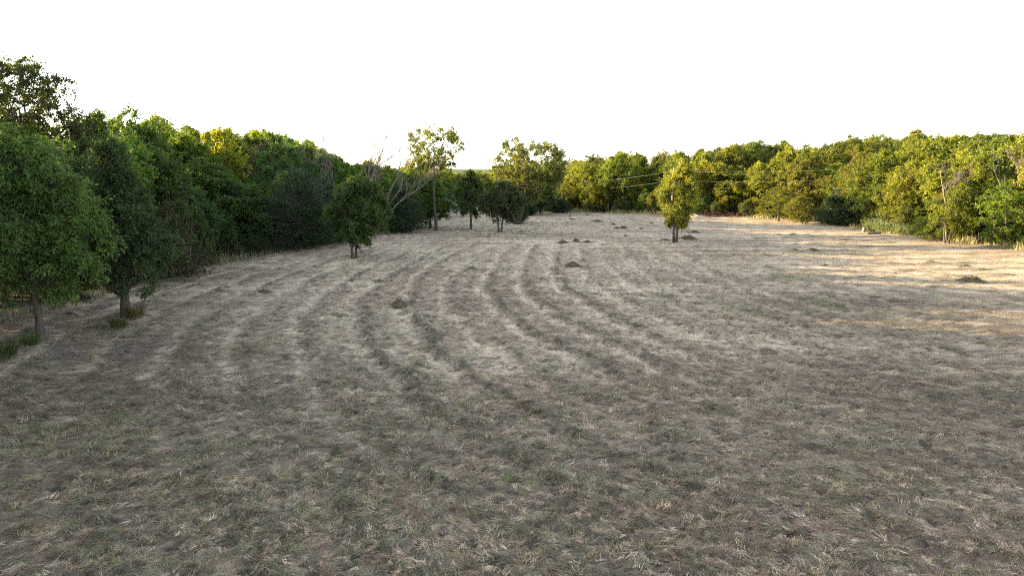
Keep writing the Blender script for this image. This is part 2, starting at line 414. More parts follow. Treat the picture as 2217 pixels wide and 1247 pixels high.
def leafcol(r, n, base, var=.28, hue=.16):
    c = .86 * np.array(base)[None] * (1 + var * (r.random((n, 1)) * 2 - 1))
    h = r.random((n, 1)) * 2 - 1
    return np.clip(c * (1 + hue * h * np.array([[1.0, .25, -.6]])), .004, 1)

def decid(seed, H, W, cb, kind='round', nl=20, m=13, sp=6, lf=9, leaf=.10, asp=.5, lobe=.36, spray=.45, droop=.1, up=.35, base=(.075, .105, .028),
          trunks=1, lean=(0, 0), tr=None, top=.82, spread=.25, hole=0, bare=0.0):
    r = np.random.default_rng(seed); gt = Geo(); gc = Geo(); span = H - cb
    tr = tr or .018 * H + .02
    # stems
    tp = []
    for k in range(trunks):
        a = 2 * PI * k / max(trunks, 1) + r.random(); off = np.array([math.cos(a), math.sin(a)]) * (tr * 1.1 if trunks > 1 else 0)
        zz = np.linspace(0, 1, 8); hh = H * top * (1 if k == 0 else r.uniform(.75, .95))
        bx = off[0] + lean[0] * zz + np.cos(a) * spread * zz * (trunks > 1) * W * .3 + np.cumsum(r.normal(0, .022 * H / 8, 8)); by = off[1] + lean[1] * zz + np.sin(a) * spread * zz * (trunks > 1) * W * .3 + np.cumsum(r.normal(0, .022 * H / 8, 8))
        bx[0] = off[0]; by[0] = off[1]
        P = np.c_[bx, by, zz * hh - .15 * (zz == 0)]; R = tr * (1 if trunks == 1 else .72) * (1 - zz) ** .8 + .012; R[0] *= 1.35
        tube(gt, P, R, 8); tp.append(P)
    # lobes
    u = (np.arange(nl) + r.random(nl)) / nl; ang = np.arange(nl) * 2.39996 + r.normal(0, .5, nl)
    rad = prof(kind, u) * W / 2; rl = np.minimum(lobe * W / 2 * r.uniform(.7, 1.25, nl), span * .4); rl = np.minimum(rl, np.maximum(rad, .18 * W / 2))
    cd = np.maximum(rad - rl * .75, 0) * (r.random(nl) ** .4 * .38 + .62); cd[::5] *= .35
    lz = cb + rl * .55 + u * np.maximum(span - 1.45 * rl, .1)
    ax = np.interp(lz, tp[0][:, 2], tp[0][:, 0]); ay = np.interp(lz, tp[0][:, 2], tp[0][:, 1])
    Lc = np.c_[ax + np.cos(ang) * cd, ay + np.sin(ang) * cd, lz]
    outw = np.c_[np.cos(ang), np.sin(ang), np.full(nl, .25)]
    lt = r.uniform(.78, 1.2, nl)
    for i in range(nl):
        P0 = tp[i % len(tp)]; zb = max(cb * .55, min(lz[i] - max(cd[i], .3) * r.uniform(.5, 1.0), H * top * .95)); zb = min(max(zb, .08 * H), P0[-1, 2])
        b = np.array([np.interp(zb, P0[:, 2], P0[:, 0]), np.interp(zb, P0[:, 2], P0[:, 1]), zb])
        mid = (b + Lc[i]) / 2 + np.array([0, 0, .12 * np.linalg.norm(Lc[i] - b)]) * (-1 if kind == 'vase' else .6) + r.normal(0, .06, 3) * rl[i]
        t = np.linspace(0, 1, 5)[:, None]; P = (1 - t) ** 2 * b + 2 * t * (1 - t) * mid + t * t * Lc[i]
        q = tr * .42 * (1 - .75 * zb / H)
        tube(gt, P, np.linspace(q, max(q * .3, .008), 5), 5)
    # clumps
    n = nl * m; li = np.repeat(np.arange(nl), m)
    d = unit(r.normal(0, 1, (n, 3)) + .55 * outw[li] + np.array([0, 0, .25]))
    cp = Lc[li] + d * (rl[li] * r.uniform(.45, 1.05, n))[:, None] * np.array([1, 1, .85])
    cp[:, 2] = np.maximum(cp[:, 2], cb * .92 + .05)
    sticks(gt, Lc[li], cp, .012 + .002 * H * .3, .004)
    if hole: keep = r.random(n) > hole; cp = cp[keep]; d = d[keep]; li = li[keep]; n = len(cp)
    # sprays of leaves
    ns = n * sp; ci = np.repeat(np.arange(n), sp)
    sd = unit(d[ci] * .7 + r.normal(0, .62, (ns, 3)) + np.array([0, 0, up - droop]))
    sl = spray * r.uniform(.4, 1.2, ns) * np.where(r.random(ns) < .12, 1.7, 1.0)
    s0 = cp[ci] - d[ci] * .06
    if bare: sticks(gt, s0, s0 + sd * sl[:, None], .006, .003)
    nn = ns * lf; si = np.repeat(np.arange(ns), lf); t = r.random(nn)
    P = s0[si] + sd[si] * (sl[si] * t)[:, None]; P[:, 2] -= droop * .6 * (sl[si] * t ** 2); P += r.normal(0, .022 + leaf * .16, (nn, 3))
    D = unit(sd[si] * .7 + r.normal(0, .6, (nn, 3)) + np.array([0, 0, -droop * 1.6]))
    Nn = unit(r.normal(0, .75, (nn, 3)) + np.array([0, 0, .8]) + .3 * d[ci][si])
    c = leafcol(r, nn, base); cl = (lt[li] * r.uniform(.82, 1.18, n))[ci][si][:, None]; yel = (r.random(n) ** 2)[ci][si][:, None] * .35
    c = c * cl * (1 + yel * np.array([[1, .45, -.3]]))
    if bare: kk = r.random(nn) > bare; P, D, Nn, c = P[kk], D[kk], Nn[kk], c[kk]; nn = len(P)
    L = leaf * r.uniform(.6, 1.35, nn); leaves(gc, P, D, Nn, L, L * asp * r.uniform(.8, 1.2, nn), c)
    return gt.build('trunk', True), gc.build('crown')

def cedar(seed, H, W, nb=420, k=34, base=(.040, .062, .026), leaf=.17, cb=.03):
    r = np.random.default_rng(seed); gt = Geo(); gc = Geo()
    zz = np.linspace(0, 1, 6); tube(gt, np.c_[np.cumsum(r.normal(0, .02, 6)), np.cumsum(r.normal(0, .02, 6)), zz * H * .97 - .1 * (zz == 0)], (.024 * H) * (1 - zz) + .01, 7)
    u = np.sqrt(r.random(nb)) ; u = 1 - u * (1 - cb); a = r.random(nb) * 2 * PI
    fl = 1 + .22 * np.cos(2 * a + seed) + .16 * np.cos(5 * a + 3 * u * 6 + seed) + r.normal(0, .1, nb)
    R = (1.03 - u) ** .72 * sstep(-.12, .16, u) * W / 2 * fl; R = np.maximum(R, .12)
    up = .25 + .8 * u
    B0 = np.c_[0 * a, 0 * a, u * H]; D = unit(np.c_[np.cos(a), np.sin(a), up * .55]); B1 = B0 + D * R[:, None]
    B1[:, 2] = np.minimum(B1[:, 2], H)
    sticks(gt, B0, B1, .018, .005)
    n = nb * k; bi = np.repeat(np.arange(nb), k); t = 1 - r.random(n) ** 1.7 * .75
    P = B0[bi] * (1 - t)[:, None] + B1[bi] * t[:, None] + r.normal(0, .045 * W / 2 + .03, (n, 3)) * np.array([1, 1, .8])
    P[:, 2] = np.maximum(P[:, 2], .05)
    Dl = unit(D[bi] * .8 + r.normal(0, .5, (n, 3)) + np.array([0, 0, .45])); Nn = unit(r.normal(0, 1, (n, 3)))
    c = leafcol(r, n, base, .3, .2) * r.uniform(.75, 1.25, nb)[bi][:, None]
    L = leaf * r.uniform(.6, 1.3, n); leaves(gc, P, Dl, Nn, L, L * .30, c)
    return gt.build('trunk', True), gc.build('crown')

def dead_mesh(seed, stems, levels=4, kids=4, ang=.55, ratio=.62, sides=(7, 5, 4, 3, 3)):
    """stems: list of (start, direction, length, radius)"""
    r = np.random.default_rng(seed); g = Geo()
    def grow(p, d, L, R, lv):
        n = 5; P = [np.array(p, float)]; dd = np.array(d, float)
        for _ in range(n - 1):
            dd = unit(dd + r.normal(0, .11, 3) + np.array([0, 0, .05])); P.append(P[-1] + dd * L / (n - 1))
        P = np.array(P); Rr = np.maximum(np.linspace(R, R * (.6 if lv < levels else .35), n), .011); tube(g, P, Rr, sides[min(lv, 4)])
        if lv >= levels: return
        for q in range(kids + int(r.integers(0, 2))):
            t = r.uniform(.3, 1.0) if q else 1.0; i = t * (n - 1); j = min(int(i), n - 2); pp = P[j] + (P[j + 1] - P[j]) * (i - j)
            par = unit(P[j + 1] - P[j]); side = unit(np.cross(par, r.normal(0, 1, 3)))
            nd = unit(par * math.cos(ang) + side * math.sin(ang) * r.uniform(.5, 1.3) + np.array([0, 0, .12]))
            grow(pp, nd, L * ratio * r.uniform(.7, 1.15) * (1.1 - .3 * t), Rr[j] * r.uniform(.55, .75), lv + 1)
    for s in stems: grow(np.array(s[0]), unit(np.array(s[1], float)), s[2], s[3], 0)
    return g.build('branches', True)

def plant(name, data, loc, label, cat, group=None, rz=0., sc=(1, 1, 1), tint=(1, 1, 1), mats=None, partnames=('trunk', 'crown')):
    e = empty(name, loc, rz, sc); tag(e, label, cat, group)
    for nm, me, mt in zip(partnames, data, mats or (M_BARK, M_LEAF)):
        if me is None: continue
        o = obj(nm, me, mt, e)
        if nm in ('crown', 'foliage'): o.color = (*tint, 1)
    return e

# ------------------------------------------------------------------ named trees
def place(px, py): x, y = ground(px, py); return (x, y, TZ(x, y) - .03)
def top_z(px, py, y): return at_depth(px, py, y)[2]

# left foreground tree with drooping leaflets
x, y, z = place(88, 738)
plant('drooping_tree', decid(11, 7.6, 5.5, 1.5, 'oval', 26, 16, 9, 13, .150, .36, .42, .50, .25, .30, (.068, .114, .032), tr=.115, lean=(-.3, .2), top=.8), (x, y, z),
      'light green tree with drooping narrow leaves and slanting trunk at the left edge', 'tree', tint=(1.0, 1.05, 1.0))
x, y, z = place(272, 690)
plant('narrow_tree', decid(12, 7.4, 5.0, .95, 'cone', 36, 14, 8, 12, .105, .58, .40, .38, .15, .3, (.038, .068, .028), tr=.17, top=.9), (x, y, z),
      'dark cone-shaped tree with weeds round its trunk, second from the left edge', 'tree')
x, y, z = place(768, 560)
plant('field_tree', decid(13, 5.75, 4.5, .75, 'round', 32, 14, 8, 10, .125, .58, .36, .40, .1, .35, (.060, .088, .028), tr=.11, trunks=2, spread=.25), (x, y, z),
      'bushy dark tree with its top lit gold, before the leaning dead tree', 'tree', tint=(.72, .86, .75))
x, y, z = place(945, 500)
plant('tall_sparse_tree', decid(14, 10.7, 6.4, 5.4, 'vase', 24, 11, 5, 8, .19, .62, .32, .50, .1, .3, (.095, .125, .030), tr=.14, top=.86, hole=.12), (x, y, z),
      'tall slender tree with open airy crown rising above its neighbours', 'tree')
x, y, z = place(1020, 497)
plant('small_tree', decid(15, 6.1, 3.2, 1.3, 'oval', 24, 14, 7, 9, .15, .55, .36, .40, .1, .4, (.060, .098, .030), tr=.11), (x, y, z),
      'small upright green tree with a single dark trunk, left of the big spreading tree', 'tree')
x, y, z = place(1083, 503)
plant('small_tree', decid(16, 5.0, 4.8, 1.15, 'round', 26, 14, 7, 9, .15, .55, .36, .40, .1, .3, (.045, .062, .028), tr=.12, trunks=2, spread=.2), (x, y, z),
      'low dark round tree on twin stems in front of the big spreading tree', 'tree')
x, y, z = place(1122, 486)
plant('spreading_tree', decid(17, 9.8, 9.4, 2.3, 'vase', 42, 14, 7, 9, .18, .55, .33, .55, .05, .5, (.085, .108, .028), tr=.20, trunks=4, spread=.75, top=.72), (x, y, z),
      'big broad tree with fanned-out limbs and sunlit top at mid field', 'tree')
x, y, z = place(1462, 525)
plant('lone_tree', decid(18, 6.6, 3.0, 1.1, 'oval', 30, 13, 7, 9, .15, .6, .36, .42, .1, .35, (.088, .110, .030), tr=.13, trunks=3, spread=.2), (x, y, z),
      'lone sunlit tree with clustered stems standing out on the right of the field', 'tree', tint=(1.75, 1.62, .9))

x, y = at_depth(70, 400, 42)[:2]; z = TZ(x, y)
plant('tall_tree', decid(19, top_z(80, 112, 42) - z, 7.6, 4.5, 'round', 44, 14, 7, 9, .15, .58, .32, .45, .1, .35, (.048, .066, .026), tr=.24, top=.85), (x, y, z - .05),
      'tallest tree, rising above the wood in the upper left corner', 'tree')
# prototypes for the woods
WOOD = [decid(30 + i, 8, w, cb, kd, 26, 13, 7, 10, lf * 1.10, .58, .40, .45, .12, .35, (.068, .104, .025), tr=.14, trunks=t, spread=.4)
        for i, (w, cb, kd, lf, t) in enumerate([(6.2, .8, 'round', .15, 1), (5.6, .9, 'oval', .14, 2), (6.6, .7, 'round', .16, 1), (5.0, .8, 'oval', .14, 1), (6.0, 1.1, 'vase', .15, 3), (5.4, .4, 'round', .13, 2), (6.0, .8, 'oval', .12, 1)])]
WOOD_W = [6.2, 5.6, 6.6, 5.0, 6.0, 5.4, 6.0]
SPARSE = decid(45, 8, 5.5, 3.0, 'vase', 16, 10, 5, 7, .16, .6, .30, .45, .1, .3, (.080, .10, .03), tr=.15, hole=.2)
CEDAR = [cedar(60, 6.5, 4.8, 520, 34), cedar(61, 5.0, 3.6, 420, 34), cedar(62, 3.2, 3.0, 340, 32)]
CEDAR_H = [6.5, 5.0, 3.2]; CEDAR_W = [4.8, 3.6, 3.0]
SHRUB = [decid(70 + i, 3, 3.4, .05, 'shrub', 18, 12, 6, 8, .10, .5, .36, .34, .1, .3, (.070, .095, .034), tr=.05, trunks=4, spread=.9, top=.7) for i in range(3)]
BRUSH = decid(75, 7, 6, .8, 'round', 20, 12, 6, 7, .10, .5, .36, .5, .05, .4, (.13, .115, .085), tr=.12, trunks=3, spread=.6, bare=.72)

rs = np.random.default_rng(99)
def wood_tree(name, px, y, topy, wpx, kind, label, group=None, tint=(1, 1, 1), x=None, cat='tree', rz=None):
    X = at_depth(px, 400, y)[0] if x is None else x
    z0 = TZ(X, y) - .05; Hh = top_z(px, topy, y) - z0; Wm = wpx / FPX * y * 1.12
    rz = rs.random() * 6.28 if rz is None else rz
    if kind == 'cedar': i = int(np.argmin([abs(Hh - h) for h in CEDAR_H])); d, h0, w0, mt = CEDAR[i], CEDAR_H[i], CEDAR_W[i], (M_BARK, M_CEDAR)
    elif kind == 'shrub': d, h0, w0, mt = SHRUB[int(rs.integers(0, 3))], 3.0, 3.4, None
    elif kind == 'brush': d, h0, w0, mt = BRUSH, 7., 6., None
    elif kind == 'sparse': d, h0, w0, mt = SPARSE, 8., 5.5, None
    else: d, h0, w0, mt = WOOD[kind], 8., WOOD_W[kind], None
    return plant(name, d, (X, y, z0), label, cat, group, rz, (Wm / w0, Wm / w0, Hh / h0), tint, mt)

G1 = (.95, 1.0, .9); YG = (1.35, 1.15, .75); DK = (.62, .72, .8); OL = (1.15, .95, .85); BR = (1.25, 1.15, .7)
front = [
 # left edge of the field
 ('shrub', 392, 39, 438, 135, 'shrub', 'rounded grey-green shrub at the left wood edge beside the dark cone-shaped tree', (.72, .60, .85)),
 ('broadleaf_tree', 480, 51.5, 345, 215, 5, 'broad green tree leafed to the ground at the left wood edge, left of the cedar', (.72, .88, .8)),
 ('cedar_tree', 642, 53, 356, 165, 'cedar', 'large dark cone-shaped cedar at the left wood edge', (.85, .95, .95)),
 ('cedar_tree', 700, 57, 372, 120, 'cedar', 'blue-green cedar just behind and right of the large dark cedar', (.9, 1.0, 1.05)),
 ('broadleaf_tree', 545, 55.5, 395, 90, 6, 'bright green tree between the broad tree and the large cedar', (1.0, 1.1, .8)),
 ('broadleaf_tree', 345, 41, 330, 150, 3, 'dark tree behind the grey-green shrub', (.55, .62, .75)),
 ('tall_tree', 300, 47, 222, 150, 4, 'green tree with ragged spiky top above the dark cone-shaped tree', (.85, 1.0, .8)),
 ('broadleaf_tree', 478, 60, 274, 135, 2, 'yellow-green sunlit round tree on the skyline above the broad green tree', (2.5, 2.0, .8)),  # yellow pushed up in the tint to stand in for sunlight
 ('bare_brush_tree', 600, 64, 300, 110, 'brush', 'greyish half-bare thicket tree on the left skyline', (1.0, .95, 1.15)),
 ('bare_brush_tree', 540, 62, 310, 90, 'brush', 'tan half-bare tree below the yellow-green skyline tree', (1.3, 1.15, .8)),
 ('broadleaf_tree', 672, 68, 312, 80, 0, 'green rounded tree on the skyline behind the two cedars', (.95, 1.1, .8)),
 ('broadleaf_tree', 930, 73.5, 385, 110, 0, 'dense green tree leafed low around the foot of the tall slender tree', (.85, 1.0, .85)),
 ('cedar_tree', 868, 68, 395, 90, 'cedar', 'dark cedar beneath the leaning dead tree', (.8, .9, .9)),
 ('broadleaf_tree', 958, 92, 384, 85, 2, 'leafy tree filling the space between the slender tree and the small upright tree', (1.0, 1.1, .8)),
 ('broadleaf_tree', 890, 76, 372, 85, 6, 'green tree just left of the tall slender tree, behind the dead limbs', (.95, 1.1, .8)),
 ('broadleaf_tree', 1052, 99, 384, 70, 0, 'olive tree between the small upright tree and the big spreading tree', (1.2, 1.1, .8)),
 ('broadleaf_tree', 1170, 97, 385, 90, 2, 'dark tree in shade behind the right side of the big spreading tree', (.65, .75, .8)),
 ('cedar_tree', 1141, 93.5, 418, 45, 'cedar', 'small round cedar at the right foot of the big spreading tree', (.8, 1.0, .9)),
 ('cedar_tree', 1120, 80.5, 440, 42, 'cedar', 'small cedar in front of the big spreading tree trunk', (.8, .9, .9)),
 ('cedar_tree', 1210, 101, 426, 48, 'cedar', 'small round cedar under the pale forked snag', (.8, 1.0, .9)),
 # far and right edge, most leaf tints brightened in place of a stronger sun
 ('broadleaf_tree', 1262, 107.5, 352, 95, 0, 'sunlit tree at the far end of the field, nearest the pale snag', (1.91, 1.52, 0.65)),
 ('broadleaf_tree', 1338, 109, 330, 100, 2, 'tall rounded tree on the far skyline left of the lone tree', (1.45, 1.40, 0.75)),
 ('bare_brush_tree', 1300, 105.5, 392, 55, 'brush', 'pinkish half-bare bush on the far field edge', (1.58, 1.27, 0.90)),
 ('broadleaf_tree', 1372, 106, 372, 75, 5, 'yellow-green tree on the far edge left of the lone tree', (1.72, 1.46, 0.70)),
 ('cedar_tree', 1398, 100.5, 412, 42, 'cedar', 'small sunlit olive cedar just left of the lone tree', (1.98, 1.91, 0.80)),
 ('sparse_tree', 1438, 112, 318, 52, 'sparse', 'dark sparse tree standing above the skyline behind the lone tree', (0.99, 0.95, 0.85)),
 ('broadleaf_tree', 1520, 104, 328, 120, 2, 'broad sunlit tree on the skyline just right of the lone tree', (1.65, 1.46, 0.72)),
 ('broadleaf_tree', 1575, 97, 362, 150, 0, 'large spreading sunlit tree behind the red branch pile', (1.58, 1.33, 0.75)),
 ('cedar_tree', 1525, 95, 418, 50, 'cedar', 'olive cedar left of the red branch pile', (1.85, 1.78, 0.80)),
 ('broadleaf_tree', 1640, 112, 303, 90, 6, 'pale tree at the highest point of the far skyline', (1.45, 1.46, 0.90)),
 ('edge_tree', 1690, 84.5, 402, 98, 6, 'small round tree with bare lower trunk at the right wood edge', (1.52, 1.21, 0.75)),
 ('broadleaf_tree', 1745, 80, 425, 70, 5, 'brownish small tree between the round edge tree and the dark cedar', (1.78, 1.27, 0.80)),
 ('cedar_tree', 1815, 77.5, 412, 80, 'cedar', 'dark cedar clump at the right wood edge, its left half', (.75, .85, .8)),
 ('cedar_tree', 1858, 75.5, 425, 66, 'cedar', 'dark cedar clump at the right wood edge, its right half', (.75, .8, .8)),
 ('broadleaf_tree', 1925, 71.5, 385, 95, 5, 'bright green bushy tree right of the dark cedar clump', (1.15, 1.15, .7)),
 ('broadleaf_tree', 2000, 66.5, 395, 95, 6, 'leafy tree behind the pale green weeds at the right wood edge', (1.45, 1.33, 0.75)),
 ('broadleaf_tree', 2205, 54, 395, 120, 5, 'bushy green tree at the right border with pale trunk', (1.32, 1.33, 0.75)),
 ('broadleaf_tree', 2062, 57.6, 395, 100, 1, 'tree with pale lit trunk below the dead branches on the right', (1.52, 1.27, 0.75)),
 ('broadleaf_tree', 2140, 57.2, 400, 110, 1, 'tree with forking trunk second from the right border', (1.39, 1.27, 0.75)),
 ('shrub', 2030, 60.5, 468, 70, 'shrub', 'vivid green bush left of the pale lit trunk', (1.65, 1.71, 0.70)),
]
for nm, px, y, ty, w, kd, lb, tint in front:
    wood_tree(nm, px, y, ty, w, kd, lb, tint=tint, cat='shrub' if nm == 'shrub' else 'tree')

# the trees that fill the depth of the two woods, topped by the skyline the photograph shows
SKY_X = [-900, -300, 0, 40, 170, 200, 240, 290, 345, 385, 440, 480, 540, 600, 650, 690, 730, 800, 850, 900, 960, 1010, 1060, 1110, 1190, 1225, 1280, 1340, 1400, 1440, 1480, 1560, 1640, 1700, 1760, 1820, 1880, 1950, 2020, 2100, 2217, 2800]
SKY_Y = [215, 225, 228, 228, 235, 240, 244, 240, 244, 262, 272, 270, 276, 280, 296, 300, 338, 343, 350, 357, 366, 376, 378, 372, 356, 348, 336, 324, 330, 328, 320, 316, 298, 302, 304, 294, 288, 280, 278, 280, 276, 272]
def along(E, step, off, y0, y1, side):
    out = []
    for (xa, ya), (xb, yb) in zip(E[:-1], E[1:]):
        L = math.hypot(xb - xa, yb - ya); n = max(1, int(L / step)); nx, ny = -(yb - ya) / L * side, (xb - xa) / L * side
        for k in range(n):
            t = (k + rs.random()) / n; xx = xa + (xb - xa) * t + nx * off; yy = ya + (yb - ya) * t + ny * off
            if y0 < yy < y1: out.append((xx + rs.normal(0, .5), yy + rs.normal(0, .5)))
    return out
def project_px(x, y):
    return 1108.5 + x / (y * math.cos(PITCH) + .9) * FPX
ORD = ['first', 'second', 'third', 'fourth', 'fifth', 'sixth', 'seventh', 'eighth', 'ninth', 'tenth', 'eleventh', 'twelfth', 'thirteenth', 'fourteenth', 'fifteenth', 'sixteenth']
MANY = {}
OFF = []
def later(o, base, px): MANY.setdefault(base, []).append((px, o)); return o
def number_labels():
    for base, q in MANY.items():
        q.sort(key=lambda a: a[0])
        for i, (px, o) in enumerate(q): o['label'] = base if len(q) == 1 else base + ', ' + (ORD[i] if i < 16 else 'one') + ' from the left'
SEC_L = [(150, 'behind the drooping tree'), (330, 'behind the cone-shaped tree'), (430, 'by the grey-green shrub'), (570, 'behind the broad green tree'), (730, 'behind the large cedar'), (860, 'by the dead trees'), (9999, 'near the tall slender tree')]
SEC_R = [(1300, 'near the pale snag'), (1420, 'left of the lone tree'), (1540, 'right of the lone tree'), (1640, 'by the red branches'), (1770, 'by the round edge tree'), (1900, 'by the dark cedar clump'), (2020, 'by the pale weeds'), (2120, 'by the dead branches'), (9999, 'at the right border')]
def section(px, L): return next(n for e, n in L if px < e)
ROWN = ['front', 'second', 'third', 'fourth', 'fifth', 'rearmost', 'skyline']
def fill(E, side, rows, y0, y1, lab, grp, tints, offlab):
    for ri, (off, step, drop) in enumerate(rows):
        for (x, y) in along(E, step, off, y0, y1, side):
            if y < 4: px = -900 if x < 0 else 2800
            else: px = project_px(x, y)
            vis = -60 < px < 2280 and y > 12
            sk = np.interp(px, SKY_X, SKY_Y)
            z0 = TZ(x, y) - .05
            if side == 1 and 425 < px < 605 and y < 61: sk = max(sk, 362)
            if side == 1 and 715 < px < 905 and y < 66: sk = max(sk, 368)
            if vis: Hh = at_depth(px, sk + drop * rs.uniform(.15, 1.0), y)[2] - z0
            else: Hh = rs.uniform(9.5, 11.5)
            Hh = float(np.clip(Hh, 3.6, 12.5)); k = int(rs.integers(0, 7)); W = WOOD_W[k] * (Hh / 8) * rs.uniform(.95, 1.25)
            t = np.array(tints[int(rs.integers(0, len(tints)))]) * rs.uniform(.85, 1.15)
            if side == 1: t = t * (np.array([1.3, 1.25, .8]) if ri >= 2 else np.array([1.02, 1.18, 1.7]))  # left back rows yellowed to put sunlit tops into the leaf colour
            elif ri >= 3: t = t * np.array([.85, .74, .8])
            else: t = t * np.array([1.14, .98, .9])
            if not vis:
                if x < 0: OFF.append((x, y, z0, Hh, W))
                continue
            ced = rs.random() < .13 and ri < 3
            if ced:
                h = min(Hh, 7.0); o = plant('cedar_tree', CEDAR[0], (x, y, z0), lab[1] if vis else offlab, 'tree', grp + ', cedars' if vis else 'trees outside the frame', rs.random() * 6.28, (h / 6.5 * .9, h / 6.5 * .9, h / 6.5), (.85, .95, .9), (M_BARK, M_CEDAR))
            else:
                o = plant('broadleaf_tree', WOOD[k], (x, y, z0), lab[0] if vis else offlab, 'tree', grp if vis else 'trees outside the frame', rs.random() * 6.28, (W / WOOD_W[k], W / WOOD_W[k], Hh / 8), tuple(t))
            if vis: later(o, ('dark cedar' if ced else 'yellowish tree' if t[0] > 1.35 else 'mid green tree' if t[0] > .95 else 'dark green tree') + ' in ' + ROWN[ri] + ' row ' + section(px, SEC_L if side == 1 else SEC_R), px)
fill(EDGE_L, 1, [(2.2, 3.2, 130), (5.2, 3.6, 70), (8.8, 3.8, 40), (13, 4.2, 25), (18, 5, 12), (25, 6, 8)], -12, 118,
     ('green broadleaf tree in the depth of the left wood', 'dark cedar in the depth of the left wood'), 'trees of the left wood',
     [(.7, .85, .75), (.6, .76, .75), (.9, 1.05, .7), (1.15, 1.15, .65), (.8, .8, .75)], 'broadleaf tree beyond the border of the picture')  # leaf tints mostly darkened to deepen the wood's shade
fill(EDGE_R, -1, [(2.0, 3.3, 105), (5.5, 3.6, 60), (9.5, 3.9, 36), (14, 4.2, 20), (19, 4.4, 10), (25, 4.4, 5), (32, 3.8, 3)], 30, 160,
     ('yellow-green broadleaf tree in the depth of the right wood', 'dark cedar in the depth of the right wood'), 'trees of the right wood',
     [(1.6, 1.45, .75), (1.35, 1.35, .75), (1.0, 1.1, .75), (1.85, 1.55, .75), (1.5, 1.25, .85)], 'broadleaf tree beyond the border of the picture')  # leaf tints brightened to look more strongly sunlit
for off in (3, 6, 9, 12, 15, 19, 24):  # extra unseen rows, added tall and dense to keep sun off the near field
    for (x, y) in along(EDGE_L, 3.4, off, 4, 50, 1):
        if project_px(x, max(y, 1)) > -150: continue
        Hh = rs.uniform(11, 13.5) + (2 if off >= 15 else 0); OFF.append((x, y, TZ(x, y) - .05, Hh, Hh * .75))
def wood_beyond_frame():
    """the left wood goes on outside the picture: its shade falls over the near field"""
    r = np.random.default_rng(31); g = Geo(); A = np.array([o for o in OFF if o[1] < 8 or project_px(o[0] + o[4] * .75, o[1]) < -25]); n = len(A); m = 620; i = np.repeat(np.arange(n), m)
    d = unit(r.normal(0, 1, (n * m, 3))); q = r.uniform(.45, 1.0, (n * m, 1)); H = A[i, 3]; W = A[i, 4]
    P = A[i, :3] + np.c_[d[:, 0] * W * .5, d[:, 1] * W * .5, d[:, 2] * H * .46] * q; P[:, 2] += H * .53
    leaves(g, P, unit(d + r.normal(0, .6, d.shape)), unit(r.normal(0, .8, d.shape) + [0, 0, .6]), r.uniform(.30, .62, n * m), r.uniform(.22, .42, n * m), leafcol(r, n * m, (.06, .09, .028)))
    for x, y, z, h, w in A: tube(g, [(x, y, z), (x + .1, y, z + h * .4), (x, y + .1, z + h * .8)], [.17, .12, .05], 6, np.array([.05, .04, .033]))
    tag(obj('woodland', g.build('woodland'), M_LEAF), 'continuation of the left wood beyond the border of the picture', 'wood', kind='stuff')
wood_beyond_frame()
# the wooded rise behind the right wood
for i, px in enumerate(range(1560, 2200, 22)):
    y = rs.uniform(104, 122); ty = np.interp(px, [1560, 1640, 1700, 1740, 1790, 1850, 1920, 2000, 2100, 2217], [326, 306, 314, 319, 312, 302, 295, 291, 292, 288]) + rs.uniform(-5, 6)
    o = wood_tree('broadleaf_tree', px, y, ty, rs.uniform(85, 115), [0, 2, 6, 3, 5][i % 5], 'olive tree on the right skyline', group='trees of the right wood', tint=tuple(np.array([1.05, .95, .7]) * rs.uniform(.8, 1.25)))
    later(o, 'olive tree on the wooded rise ' + section(px, SEC_R), px)
# undergrowth shrubs that close the foot of each wood
for E, sd, lb, gp, y0, y1, tn in ((EDGE_L, 1, 'low shaded shrub in the undergrowth along the left wood edge', 'undergrowth of the left wood', 12, 112, (.6, .7, .75)),
                              (EDGE_R, -1, 'low shrub in the undergrowth along the right wood edge', 'undergrowth of the right wood', 38, 108, (.95, .95, .8))):
    for off, step in ((1.0, 3.4), (3.4, 3.4)):
        for (x, y) in along(E, step, off, y0, y1, sd):
            s = rs.uniform(.45, .95); px = project_px(x, y)
            if not -80 < px < 2300: continue
            o = plant('shrub', SHRUB[int(rs.integers(0, 3))], (x, y, TZ(x, y) - .04), lb, 'shrub', gp, rs.random() * 6.28, (s, s, s * rs.uniform(.7, 1.1)), tuple(np.array(tn) * rs.uniform(.7, 1.2)))
            later(o, ('outer' if off < 2 else 'inner') + ' low shrub ' + section(px, SEC_L if sd == 1 else SEC_R), px)
# trees in the dip beyond the gap
for i in range(44):
    px = 700 + 13 * i + rs.normal(0, 5); y = rs.uniform(124, 165); 
    if 978 < px < 1048: y = rs.uniform(142, 158)
    x = at_depth(px, 400, y)[0]; z0 = TZ(x, y); Hh = max(3.5, at_depth(px, rs.uniform(*((368, 380) if 965 < px < 1055 else (346, 366))), y)[2] - z0); k = i % 7
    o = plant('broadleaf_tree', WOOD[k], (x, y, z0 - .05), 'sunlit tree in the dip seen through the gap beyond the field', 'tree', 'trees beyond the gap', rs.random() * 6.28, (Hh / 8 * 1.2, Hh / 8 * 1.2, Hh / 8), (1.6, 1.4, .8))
    later(o, ('nearer' if y < 145 else 'farther') + ' sunlit tree beyond the field ' + ('left of the slender tree' if px < 940 else 'at the gap' if px < 1100 else 'behind the spreading tree'), px)
number_labels()

